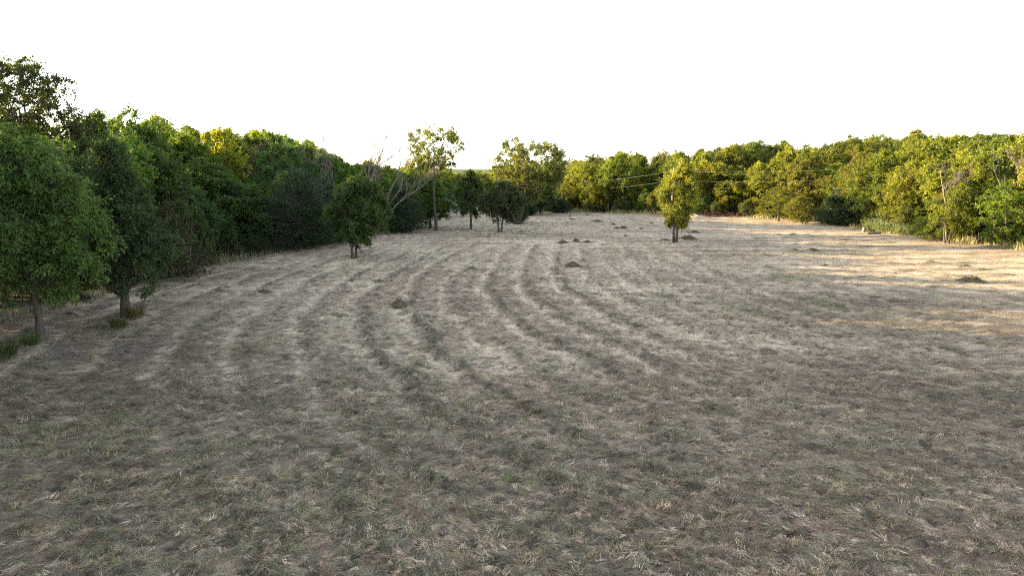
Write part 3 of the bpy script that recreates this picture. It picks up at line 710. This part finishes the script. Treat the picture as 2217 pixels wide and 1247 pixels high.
# far wood on the horizon, one mass
def distant_wood():
    r = np.random.default_rng(21); g = Geo(); n = 170; x = r.uniform(-190, 70, n); y = r.uniform(260, 620, n); x = x * y / 420; z = terrain(x, y)
    m = 130; i = np.repeat(np.arange(n), m); d = unit(r.normal(0, 1, (n * m, 3))); R = r.uniform(2.6, 4.4, n)[i]
    P = np.c_[x[i], y[i], z[i] + 4.2] + d * R[:, None] * np.array([1.25, 1.25, 1.0]) * r.uniform(.7, 1.05, (n * m, 1))
    leaves(g, P, unit(d + r.normal(0, .5, d.shape)), unit(r.normal(0, .6, d.shape) + [0, 0, 1]), r.uniform(.9, 1.7, n * m), r.uniform(.6, 1.1, n * m), leafcol(r, n * m, (.07, .085, .045)))
    tag(obj('distant_wood', g.build('distant_wood'), M_LEAF), 'far wood on the horizon seen through the gap', 'wood', kind='stuff')
distant_wood()
# ------------------------------------------------------------------ dead trees
def dead_tree(name, px, y, label, stems, seed, levels=3, kids=4, ang=.5, sc=1.0, mat=None):
    X = at_depth(px, 400, y)[0]; e = empty(name, (X, y, TZ(X, y) - .05)); tag(e, label, 'tree')
    g = dead_mesh(seed, [(np.array(s[0]) * 1., s[1], s[2], s[3]) for s in stems], levels, kids, ang); obj('branches', g, mat or M_DEAD, e); return e
dead_tree('dead_tree', 808, 62.5, 'leaning dead tree with bare fanned branches behind the gold-topped tree',
          [((0, 0, 0), (.44, .0, .9), 5.8, .10), ((.5, .1, 1.2), (.72, .1, .75), 4.8, .06), ((-.1, 0, .8), (-.04, .05, 1), 6.2, .055)], 5, 4, 3, .42)
dead_tree('dead_tree', 768, 64, 'bare upright dead tree with thin twigs against the sky at left of centre',
          [((0, 0, 0), (.05, 0, 1), 6.8, .11), ((0, .1, 2.0), (-.42, 0, .95), 5.2, .075), ((0, .1, 1.6), (.45, 0, .95), 5.0, .07), ((0, .1, 1.0), (-.75, 0, .62), 4.4, .07)], 6, 4, 3, .42)
dead_tree('dead_tree', 635, 63, 'grey bare dead tree among the thicket on the left skyline',
          [((0, 0, 0), (.0, 0, 1), 5.4, .10), ((0, .1, 1.5), (.35, 0, .9), 4.6, .07), ((0, .1, 1.0), (-.35, 0, .9), 4.4, .07)], 7, 3, 4, .35)
dead_tree('snag', 1207, 102.5, 'pale forked snag rising out of the small round cedar at the far edge',
          [((0, 0, 0), (.02, 0, 1), 2.3, .14), ((0, 0, 2.1), (.16, 0, 1), 2.5, .10), ((0, 0, 2.0), (-.42, 0, 1), 2.0, .09)], 8, 1, 2, .4)
dead_tree('dead_tree', 2062, 58.3, 'dead tree with bare grey branches arching left above the pale lit trunk on the right',
          [((0, 0, 0), (0, 0, 1), 2.6, .15), ((0, 0, 2.4), (-.55, -.1, .8), 2.6, .09), ((0, 0, 2.6), (.25, 0, 1), 2.4, .07)], 9, 4, 3, .55)
dead_tree('dead_tree', 2118, 58.4, 'dead pale tree with broken forked limbs near the right border',
          [((0, 0, 0), (.05, 0, 1), 2.6, .11), ((.1, 0, 2.5), (-.8, -.1, .65), 2.4, .07), ((.1, 0, 2.5), (.35, 0, 1), 2.0, .07)], 10, 4, 3, .5)
dead_tree('dead_tree', 2200, 55.8, 'thin dead tree with bare fork at the right border',
          [((0, 0, 0), (.0, 0, 1), 4.2, .11), ((0, 0, 3.4), (.2, 0, 1), 2.6, .06)], 15, 3, 3, .45)

# ------------------------------------------------------------------ hay piles
def hay_proto(seed, n=900, flat=1.0):
    r = np.random.default_rng(seed); K, J = 26, 8
    th = np.arange(K) * 2 * PI / K; V = [[0, 0, 1.0]]; out = 1 + .28 * np.cos(2 * th + seed) + .16 * np.cos(3 * th + 2 * seed) + r.normal(0, .06, K)
    hgt = lambda q: (1 - np.clip(q, 0, 1) ** 1.6) ** .9
    for j in range(1, J + 1):
        q = j / J
        for k in range(K): V.append([math.cos(th[k]) * out[k] * q, math.sin(th[k]) * out[k] * q, hgt(q) * (1 + r.normal(0, .22)) - .04])
    V = np.array(V); k = np.arange(K); T = np.stack([np.zeros(K, int), 1 + k, 1 + (k + 1) % K], 1)
    Q = np.concatenate([np.stack([1 + (j - 1) * K + k, 1 + j * K + k, 1 + j * K + (k + 1) % K, 1 + (j - 1) * K + (k + 1) % K], 1) for j in range(1, J)])
    cc = np.array([.085, .077, .052])[None] * r.uniform(.7, 1.3, (len(V), 1))  # dark core colour stands in for shadowed gaps between the straws
    mound = mesh('mound', V, [T, Q], cc, True)
    q = np.sqrt(r.random(n)) * 1.12; q[:n // 5] = r.uniform(.9, 1.9, n // 5); a = r.random(n) * 2 * PI; o = np.interp(a, th, out, period=2 * PI)
    P = np.c_[np.cos(a) * q * o, np.sin(a) * q * o, hgt(q) * r.uniform(.75, 1.12, n)]
    yaw = a + r.normal(0, 1.2, n); pitch = r.normal(-.15, .5, n)
    pal = np.array([[.26, .21, .14], [.16, .145, .09], [.085, .09, .05], [.18, .13, .09], [.11, .115, .07]]); c = pal[r.integers(0, 5, n)] * r.uniform(.7, 1.25, (n, 1))
    v, t, c = straw_tris(P, yaw, pitch, r.uniform(.25, .6, n), np.full(n, .03), c)
    return mound, mesh('loose_straw', v, [t], c)
HAY = [hay_proto(s, 1500) for s in range(5)]
piles = [(865, 664, 55, 26, 'tallest dark tuft of raked hay, left of the pale curved track'), (572, 633, 36, 12, 'small hay heap near the left wood, leftmost on the field'),
 (820, 609, 34, 7, 'low flat hay heap below the gold-topped tree'), (735, 684, 50, 8, 'flat dark hay patch left of the tallest hay tuft'),
 (1020, 582, 26, 8, 'small hay heap between two curved swaths at mid field'), (1240, 576, 46, 15, 'green-brown hay heap below the row of three heaps'),
 (1218, 527, 28, 11, 'left heap of the row of three hay heaps'), (1247, 524, 18, 12, 'middle peaked heap of the row of three hay heaps'), (1271, 526, 26, 8, 'right flattest heap of the row of three hay heaps'),
 (1491, 518, 42, 12, 'wide hay heap just right of the lone tree trunk'), (1504, 504, 26, 8, 'hay heap behind the wide one right of the lone tree'), (1440, 520, 26, 5, 'flat hay strip just left of the lone tree trunk'),
 (1350, 495, 22, 8, 'double hay heap halfway to the far edge, right lump'), (1337, 495, 18, 6, 'double hay heap halfway to the far edge, left lump'), (1328, 487, 14, 5, 'small hay heap just behind the double heap'),
 (1354, 512, 14, 6, 'small peaked hay heap left of the lone tree, in front of the double heap'), (1388, 496, 10, 5, 'tiny hay heap between the double heap and the lone tree'),
 (1293, 480, 28, 6, 'long low hay heap far out left of the double heap'), (1238, 475, 18, 4, 'nearer of two small hay heaps below the pale snag'), (1234, 469, 12, 4, 'farther of two small hay heaps below the pale snag'),
 (1270, 466, 13, 4, 'farthest hay heap close to the far edge'), (1411, 484, 11, 4, 'faint hay heap behind the lone tree at left'), (1058, 514, 13, 5, 'small dark hay heap left of the twin-stemmed tree'),
 (1760, 543, 32, 9, 'reddish hay heap in the sunlit strip'), (1721, 542, 15, 6, 'small hay heap left of the reddish sunlit heap'), (1724, 528, 9, 4, 'tiny hay heap behind the sunlit ones'), (1590, 553, 15, 6, 'small hay heap left of the sunlit strip'),
 (1786, 577, 19, 9, 'dark peaked hay heap on the border of sun and shade'), (2090, 578, 32, 8, 'low twiggy hay heap in full sun on the right'), (2017, 567, 20, 5, 'flat pale hay heap in full sun'),
 (2105, 610, 54, 17, 'spiky dark green hay heap at far right in the shade'), (2183, 596, 34, 6, 'flat hay heap at the right border'), (1938, 592, 11, 4, 'tiny hay heap on the shade line right of the dark peaked heap'), (2012, 595, 22, 4, 'flat hay heap on the shade line at right'),
 (905, 791, 40, 14, 'grey-green hay clump in the left foreground'), (728, 862, 85, 14, 'broad dark hay clump in the left foreground'), (790, 890, 60, 13, 'hay clump right of the broad dark one in the left foreground'), (1660, 762, 70, 9, 'flat dark hay clump in the right middle ground'), (625, 770, 44, 9, 'dark hay clump above the bare soil patch'), (1440, 1082, 95, 16, 'wide matted hay clump near the bottom of the picture')]
for i, (px, py, w, h, lb) in enumerate(piles):
    x, y = ground(px, py); W = w / FPX * y * .5; Hh = max(.07, (h / FPX * y) * .62)
    e = empty('hay_pile', (x, y, TZ(x, y) - .02), rs.random() * 6.28, (W, W * rs.uniform(.75, 1.0), Hh)); tag(e, lb, 'hay pile', 'hay heaps left on the field')
    tn = (1.7, 1.6, 1.5, 1) if py > 680 else (1.25, 1.2, 1.1, 1)
    obj('mound', HAY[i % 5][0], M_STRAW, e).color = tn; obj('loose_straw', HAY[i % 5][1], M_STRAW, e).color = tn

# ------------------------------------------------------------------ weeds, brush, stump, log, soil
def weed(seed, n=260, h=.8, w=.5, base=(.07, .10, .035)):
    r = np.random.default_rng(seed); g = Geo(); a = r.random(n) * 2 * PI; q = np.sqrt(r.random(n)) * w
    P0 = np.c_[np.cos(a) * q, np.sin(a) * q, np.zeros(n)]; D = unit(np.c_[np.cos(a) * .35, np.sin(a) * .35, np.ones(n)] + r.normal(0, .22, (n, 3))); L = h * r.uniform(.5, 1.1, n)
    leaves(g, P0, D, unit(r.normal(0, 1, (n, 3))), L, np.full(n, .03), leafcol(r, n, base))
    m = n * 4; i = r.integers(0, n, m); t = r.uniform(.3, 1, m); leaves(g, P0[i] + D[i] * (L[i] * t)[:, None], unit(D[i] * .5 + r.normal(0, .7, (m, 3))), unit(r.normal(0, 1, (m, 3)) + [0, 0, .6]), r.uniform(.05, .12, m), np.full(m, .035), leafcol(r, m, base))
    return g.build('foliage')
for px, py, s, lb, tint in ((258, 712, .5, 'green weed clump at the foot of the dark cone-shaped tree', (.7, .62, .5)), (6, 778, .7, 'green weed clump cut by the left border', (.6, .62, .5)), (66, 748, .5, 'small weed tuft left of the slanting trunk', (.8, .9, .8)),
                       (292, 690, .6, 'dry weed tuft right of the dark cone-shaped tree trunk', (1.2, .8, .8))):
    x, y = ground(px, py); e = empty('weed_clump', (x, y, TZ(x, y) - .02), rs.random() * 6, (s, s, s)); e.scale.z = s * 1.5; tag(e, lb, 'weeds'); o = obj('foliage', weed(int(px), 150), M_LEAF, e); o.color = (*tint, 1)
for px, py, s, lb in ((1903, 503, 1.4, 'pale green weed bush right of the log, left one of the pair'), (1930, 506, 1.5, 'pale green weed bush right of the log, right one of the pair'), (1965, 510, 1.3, 'blue-green weed bush beside the pale green pair')):
    x, y = ground(px, py); e = empty('weed_bush', (x, y + .5, TZ(x, y) - .02), rs.random() * 6, (s, s, s)); tag(e, lb, 'weeds'); o = obj('foliage', weed(int(px), 420, .9, .7, (.13, .16, .075)), M_LEAF, e)
# tall dry grass fringe along both wood edges
def fringe():
    r = np.random.default_rng(8); V = []; C = []
    for E, sd, y0, y1, cols, dens, hh in ((EDGE_R, -1, 40, 109, np.array([[.36, .29, .13], [.26, .24, .10], [.16, .18, .07], [.40, .33, .19]]), 90, .55), (EDGE_L, 1, 14, 110, np.array([[.11, .12, .07], [.17, .15, .10], [.08, .10, .05]]), 70, .45)):
        for (xa, ya), (xb, yb) in zip(E[:-1], E[1:]):
            L = math.hypot(xb - xa, yb - ya); n = int(L * dens); t = r.random(n); nx, ny = -(yb - ya) / L * sd, (xb - xa) / L * sd
            off = r.gamma(2.0, .55, n) - .7; x = xa + (xb - xa) * t + nx * off; y = ya + (yb - ya) * t + ny * off
            amp = sstep(.35, .6, fbm(x / 2.5, y / 2.5, 14, 2)); k = (y > y0) & (y < y1) & (r.random(n) < .25 + .75 * amp); x, y, amp = x[k], y[k], amp[k]; n = len(x)
            c = cols[r.integers(0, len(cols), n)] * r.uniform(.7, 1.25, (n, 1))
            v, tt, cc = straw_tris(np.c_[x, y, terrain(x, y)], r.random(n) * 6.28, r.uniform(.95, 1.5, n), hh * r.uniform(.5, 1.4, n) * (.5 + .7 * amp), np.full(n, .045), c); V.append(v); C.append(cc)
    V = np.concatenate(V); o = obj('tall_grass', mesh('tall_grass', V, [np.arange(len(V)).reshape(-1, 3)], np.concatenate(C)), M_STRAW)
    tag(o, 'uncut dry grass along the edges of the two woods', 'grass', kind='stuff')
fringe()
# red dead branch pile
x, y = ground(1558, 470); r = np.random.default_rng(3); g = Geo()
for i in range(46):
    p = np.array([r.normal(0, 1.2), r.normal(0, .5), r.uniform(.05, .5)]); d = unit(np.array([r.normal(0, 1), r.normal(0, .5), r.normal(.15, .35)])); L = r.uniform(.6, 1.9)
    P = p + d * np.linspace(-.5, .5, 4)[:, None] * L + r.normal(0, .06, (4, 3)); P[:, 2] = np.maximum(P[:, 2], .02); tube(g, P, np.linspace(.04, .012, 4), 5)
o = obj('branch_pile', g.build('branch_pile', True), M_RED, loc=(x, y + .6, TZ(x, y))); tag(o, 'heap of rusty red dead branches in the shade at the far edge', 'branch pile')
# bare soil mound
def soil_mound(px, py, wx, wy, h, col, lb, nm='soil_mound'):
    x, y = ground(px, py); K, J = 30, 9; th = np.arange(K) * 2 * PI / K; r = np.random.default_rng(int(px)); V = [[0, 0, h]]
    for j in range(1, J + 1):
        for k in range(K):
            q = j / J; o_ = 1 + .2 * math.cos(3 * th[k] + px); V.append([math.cos(th[k]) * q * wx * o_, math.sin(th[k]) * q * wy * o_, h * math.cos(q * PI / 2) * (1 + r.normal(0, .12)) - .015 * (j == J)])
    k = np.arange(K); T = np.stack([np.zeros(K, int), 1 + k, 1 + (k + 1) % K], 1); Q = np.concatenate([np.stack([1 + (j - 1) * K + k, 1 + j * K + k, 1 + j * K + (k + 1) % K, 1 + (j - 1) * K + (k + 1) % K], 1) for j in range(1, J)])
    m, nt, out = newmat('bare_soil'); gp = N(nt, 'ShaderNodeNewGeometry'); f = noise(nt, 7, 6, .7, gp.outputs['Position']); c = ramp(nt, f, [(.3, tuple(np.array(col) * .65)), (.7, tuple(np.array(col) * 1.25))])
    p = N(nt, 'ShaderNodeBsdfPrincipled'); p.inputs['Roughness'].default_value = .95; nt.links.new(c, p.inputs['Base Color']); nt.links.new(p.outputs[0], out.inputs[0])
    tag(obj(nm, mesh(nm, V, [T, Q], None, True), m, loc=(x, y, TZ(x, y) + (.0))), lb, 'soil')
soil_mound(1500, 472, 2.4, .9, .38, (.46, .30, .19), 'tan sunlit soil mound at the far edge right of the lone tree')
# stump and log
x, y = ground(1869, 503); g = Geo(); zz = np.array([0, .1, .25, .42]); tube(g, np.c_[zz * .05, zz * 0, zz], [.2, .16, .14, .13], 12)
tag(obj('stump', g.build('stump', True), M_PALE, loc=(x, y, TZ(x, y) - .02)), 'cream coloured tree stump at the right wood edge', 'stump')
x, y = ground(1893, 508); g = Geo(); tt = np.linspace(-1, 1, 6); tube(g, np.c_[tt * .7, tt * .25, .14 + .03 * tt], [.11, .12, .115, .11, .10, .10], 12)
tag(obj('log', g.build('log', True), M_PALE, loc=(x, y, TZ(x, y) - .02)), 'pale cut log lying beside the stump', 'log')

# ------------------------------------------------------------------ power line
M_WIRE, nt, out = newmat('aluminium_wire'); p = N(nt, 'ShaderNodeBsdfPrincipled'); p.inputs['Base Color'].default_value = (.22, .20, .17, 1); p.inputs['Roughness'].default_value = .8; nt.links.new(p.outputs[0], out.inputs[0])
M_CERAMIC, nt, out = newmat('insulator_ceramic'); p = N(nt, 'ShaderNodeBsdfPrincipled'); p.inputs['Base Color'].default_value = (.7, .68, .62, 1); p.inputs['Roughness'].default_value = .3; nt.links.new(p.outputs[0], out.inputs[0])
polesp = [(1160, 118, 397), (1458, 92, 372), (2010, 78, 353)]; tops = []
for (px, y, ty), lb in zip(polesp, ('utility pole hidden behind the big spreading tree', 'utility pole whose top shows above the lone tree', 'utility pole hidden among the right wood')):
    a = at_depth(px, ty, y); z0 = TZ(a[0], y); h = a[2] - z0; e = empty('utility_pole', (a[0], y, z0 - .1)); tag(e, lb, 'utility pole')
    g = Geo(); tube(g, [(0, 0, 0), (0, 0, h * .5), (0, 0, h)], [.15, .13, .11], 10); obj('pole', g.build('pole', True), M_PALE, e)
    g = Geo(); tube(g, [(0, 0, h + .04), (0, 0, h + .12), (0, 0, h + .2), (0, 0, h + .3)], [.07, .11, .07, .05], 10); obj('insulator', g.build('insulator', True), M_CERAMIC, e)
    g = Geo(); tube(g, [(0, -.14, h - 1.0), (0, -.2, h - 1.0), (0, -.26, h - 1.0)], [.05, .08, .05], 8); obj('insulator', g.build('insulator', True), M_CERAMIC, e)
    tops.append((np.array([a[0], y, a[2] + .1]), np.array([a[0], y - .26, a[2] - 1.1])))
for w, lb in ((0, 'upper power line wire crossing in front of the right wood'), (1, 'lower power line wire crossing in front of the right wood')):
    P = []
    for s in range(2):
        t = np.linspace(0, 1, 20)[:, None]; q = tops[s][w] * (1 - t) + tops[s + 1][w] * t; q[:, 2] -= (.55 * 4 * t * (1 - t))[:, 0]; P.append(q if s == 0 else q[1:])
    P = np.concatenate(P); g = Geo(); tube(g, P - P[0], np.full(len(P), .0055), 5); tag(obj('power_line', g.build('power_line', True), M_WIRE, loc=tuple(P[0])), lb, 'power line')

# ------------------------------------------------------------------ low building beyond the gap
def simple_mat(name, c, rough=.6, metal=0.):
    m, nt, out = newmat(name); gp = N(nt, 'ShaderNodeNewGeometry'); f = noise(nt, 3, 5, .6, gp.outputs['Position']); col = ramp(nt, f, [(.3, tuple(np.array(c) * .8)), (.7, tuple(np.array(c) * 1.15))])
    p = N(nt, 'ShaderNodeBsdfPrincipled'); p.inputs['Roughness'].default_value = rough; p.inputs['Metallic'].default_value = metal; p.inputs['Specular IOR Level'].default_value = .12; nt.links.new(col, p.inputs['Base Color']); nt.links.new(p.outputs[0], out.inputs[0]); return m
def box(g, x0, x1, y0, y1, z0, z1):
    V = [(x, y, z) for z in (z0, z1) for y in (y0, y1) for x in (x0, x1)]; g.add(V, Q=[(0, 2, 3, 1), (4, 5, 7, 6), (0, 1, 5, 4), (2, 6, 7, 3), (0, 4, 6, 2), (1, 3, 7, 5)])
bx, by = at_depth(1008, 440, 128)[:2]; bz = TZ(bx, by); e = empty('low_building', (bx, by, bz - .1)); tag(e, 'low pale building with blue-grey metal roof glimpsed through the gap', 'building')
M_WALL = simple_mat('pale_siding', (.30, .33, .33)); M_ROOF = simple_mat('blue_grey_roof', (.085, .10, .125), .7, 0); M_TRIM = simple_mat('white_trim', (.75, .75, .72)); M_BASE = simple_mat('red_brick_base', (.33, .13, .08)); M_GLASS = simple_mat('dark_glass', (.05, .07, .08), .12)
g = Geo(); box(g, -4.5, 4.5, 0, 6, .45, 2.7); obj('wall', g.build('wall'), M_WALL, e)
g = Geo(); box(g, -4.56, 4.56, -.06, 6.06, 0, .45); obj('base', g.build('base'), M_BASE, e)
g = Geo(); g.add([(-5, -.5, 2.62), (5, -.5, 2.62), (5, 3, 4.1), (-5, 3, 4.1), (-5, 6.5, 2.62), (5, 6.5, 2.62), (-5, -.5, 2.74), (5, -.5, 2.74), (5, 3, 4.22), (-5, 3, 4.22), (-5, 6.5, 2.74), (5, 6.5, 2.74)],
       Q=[(0, 1, 2, 3), (3, 2, 5, 4), (6, 9, 8, 7), (9, 10, 11, 8), (0, 6, 7, 1), (4, 5, 11, 10), (1, 7, 8, 2), (2, 8, 11, 5), (0, 3, 9, 6), (3, 4, 10, 9)]); ro = obj('roof', g.build('roof'), M_ROOF, e)
for k in range(11):
    g = Geo(); xx = -4.8 + .96 * k; g.add([(xx - .03, -.5, 2.745), (xx + .03, -.5, 2.745), (xx + .03, 3, 4.225), (xx - .03, 3, 4.225), (xx - .03, -.5, 2.79), (xx + .03, -.5, 2.79), (xx + .03, 3, 4.27), (xx - .03, 3, 4.27)], Q=[(4, 5, 6, 7), (0, 1, 5, 4), (1, 2, 6, 5), (0, 4, 7, 3)]); obj('roof_seam', g.build('roof_seam'), M_ROOF, ro)
for xx in (-3.0, -.4, 2.9):
    g = Geo(); box(g, xx - .55, xx + .55, -.05, .0, 1.1, 2.2); wn = obj('window', g.build('window'), M_TRIM, e); g = Geo(); box(g, xx - .45, xx + .45, -.07, -.051, 1.2, 2.1); obj('pane', g.build('pane'), M_GLASS, wn)
g = Geo(); box(g, .8, 1.7, -.05, 0, .46, 2.4); dr = obj('door', g.build('door'), M_TRIM, e)
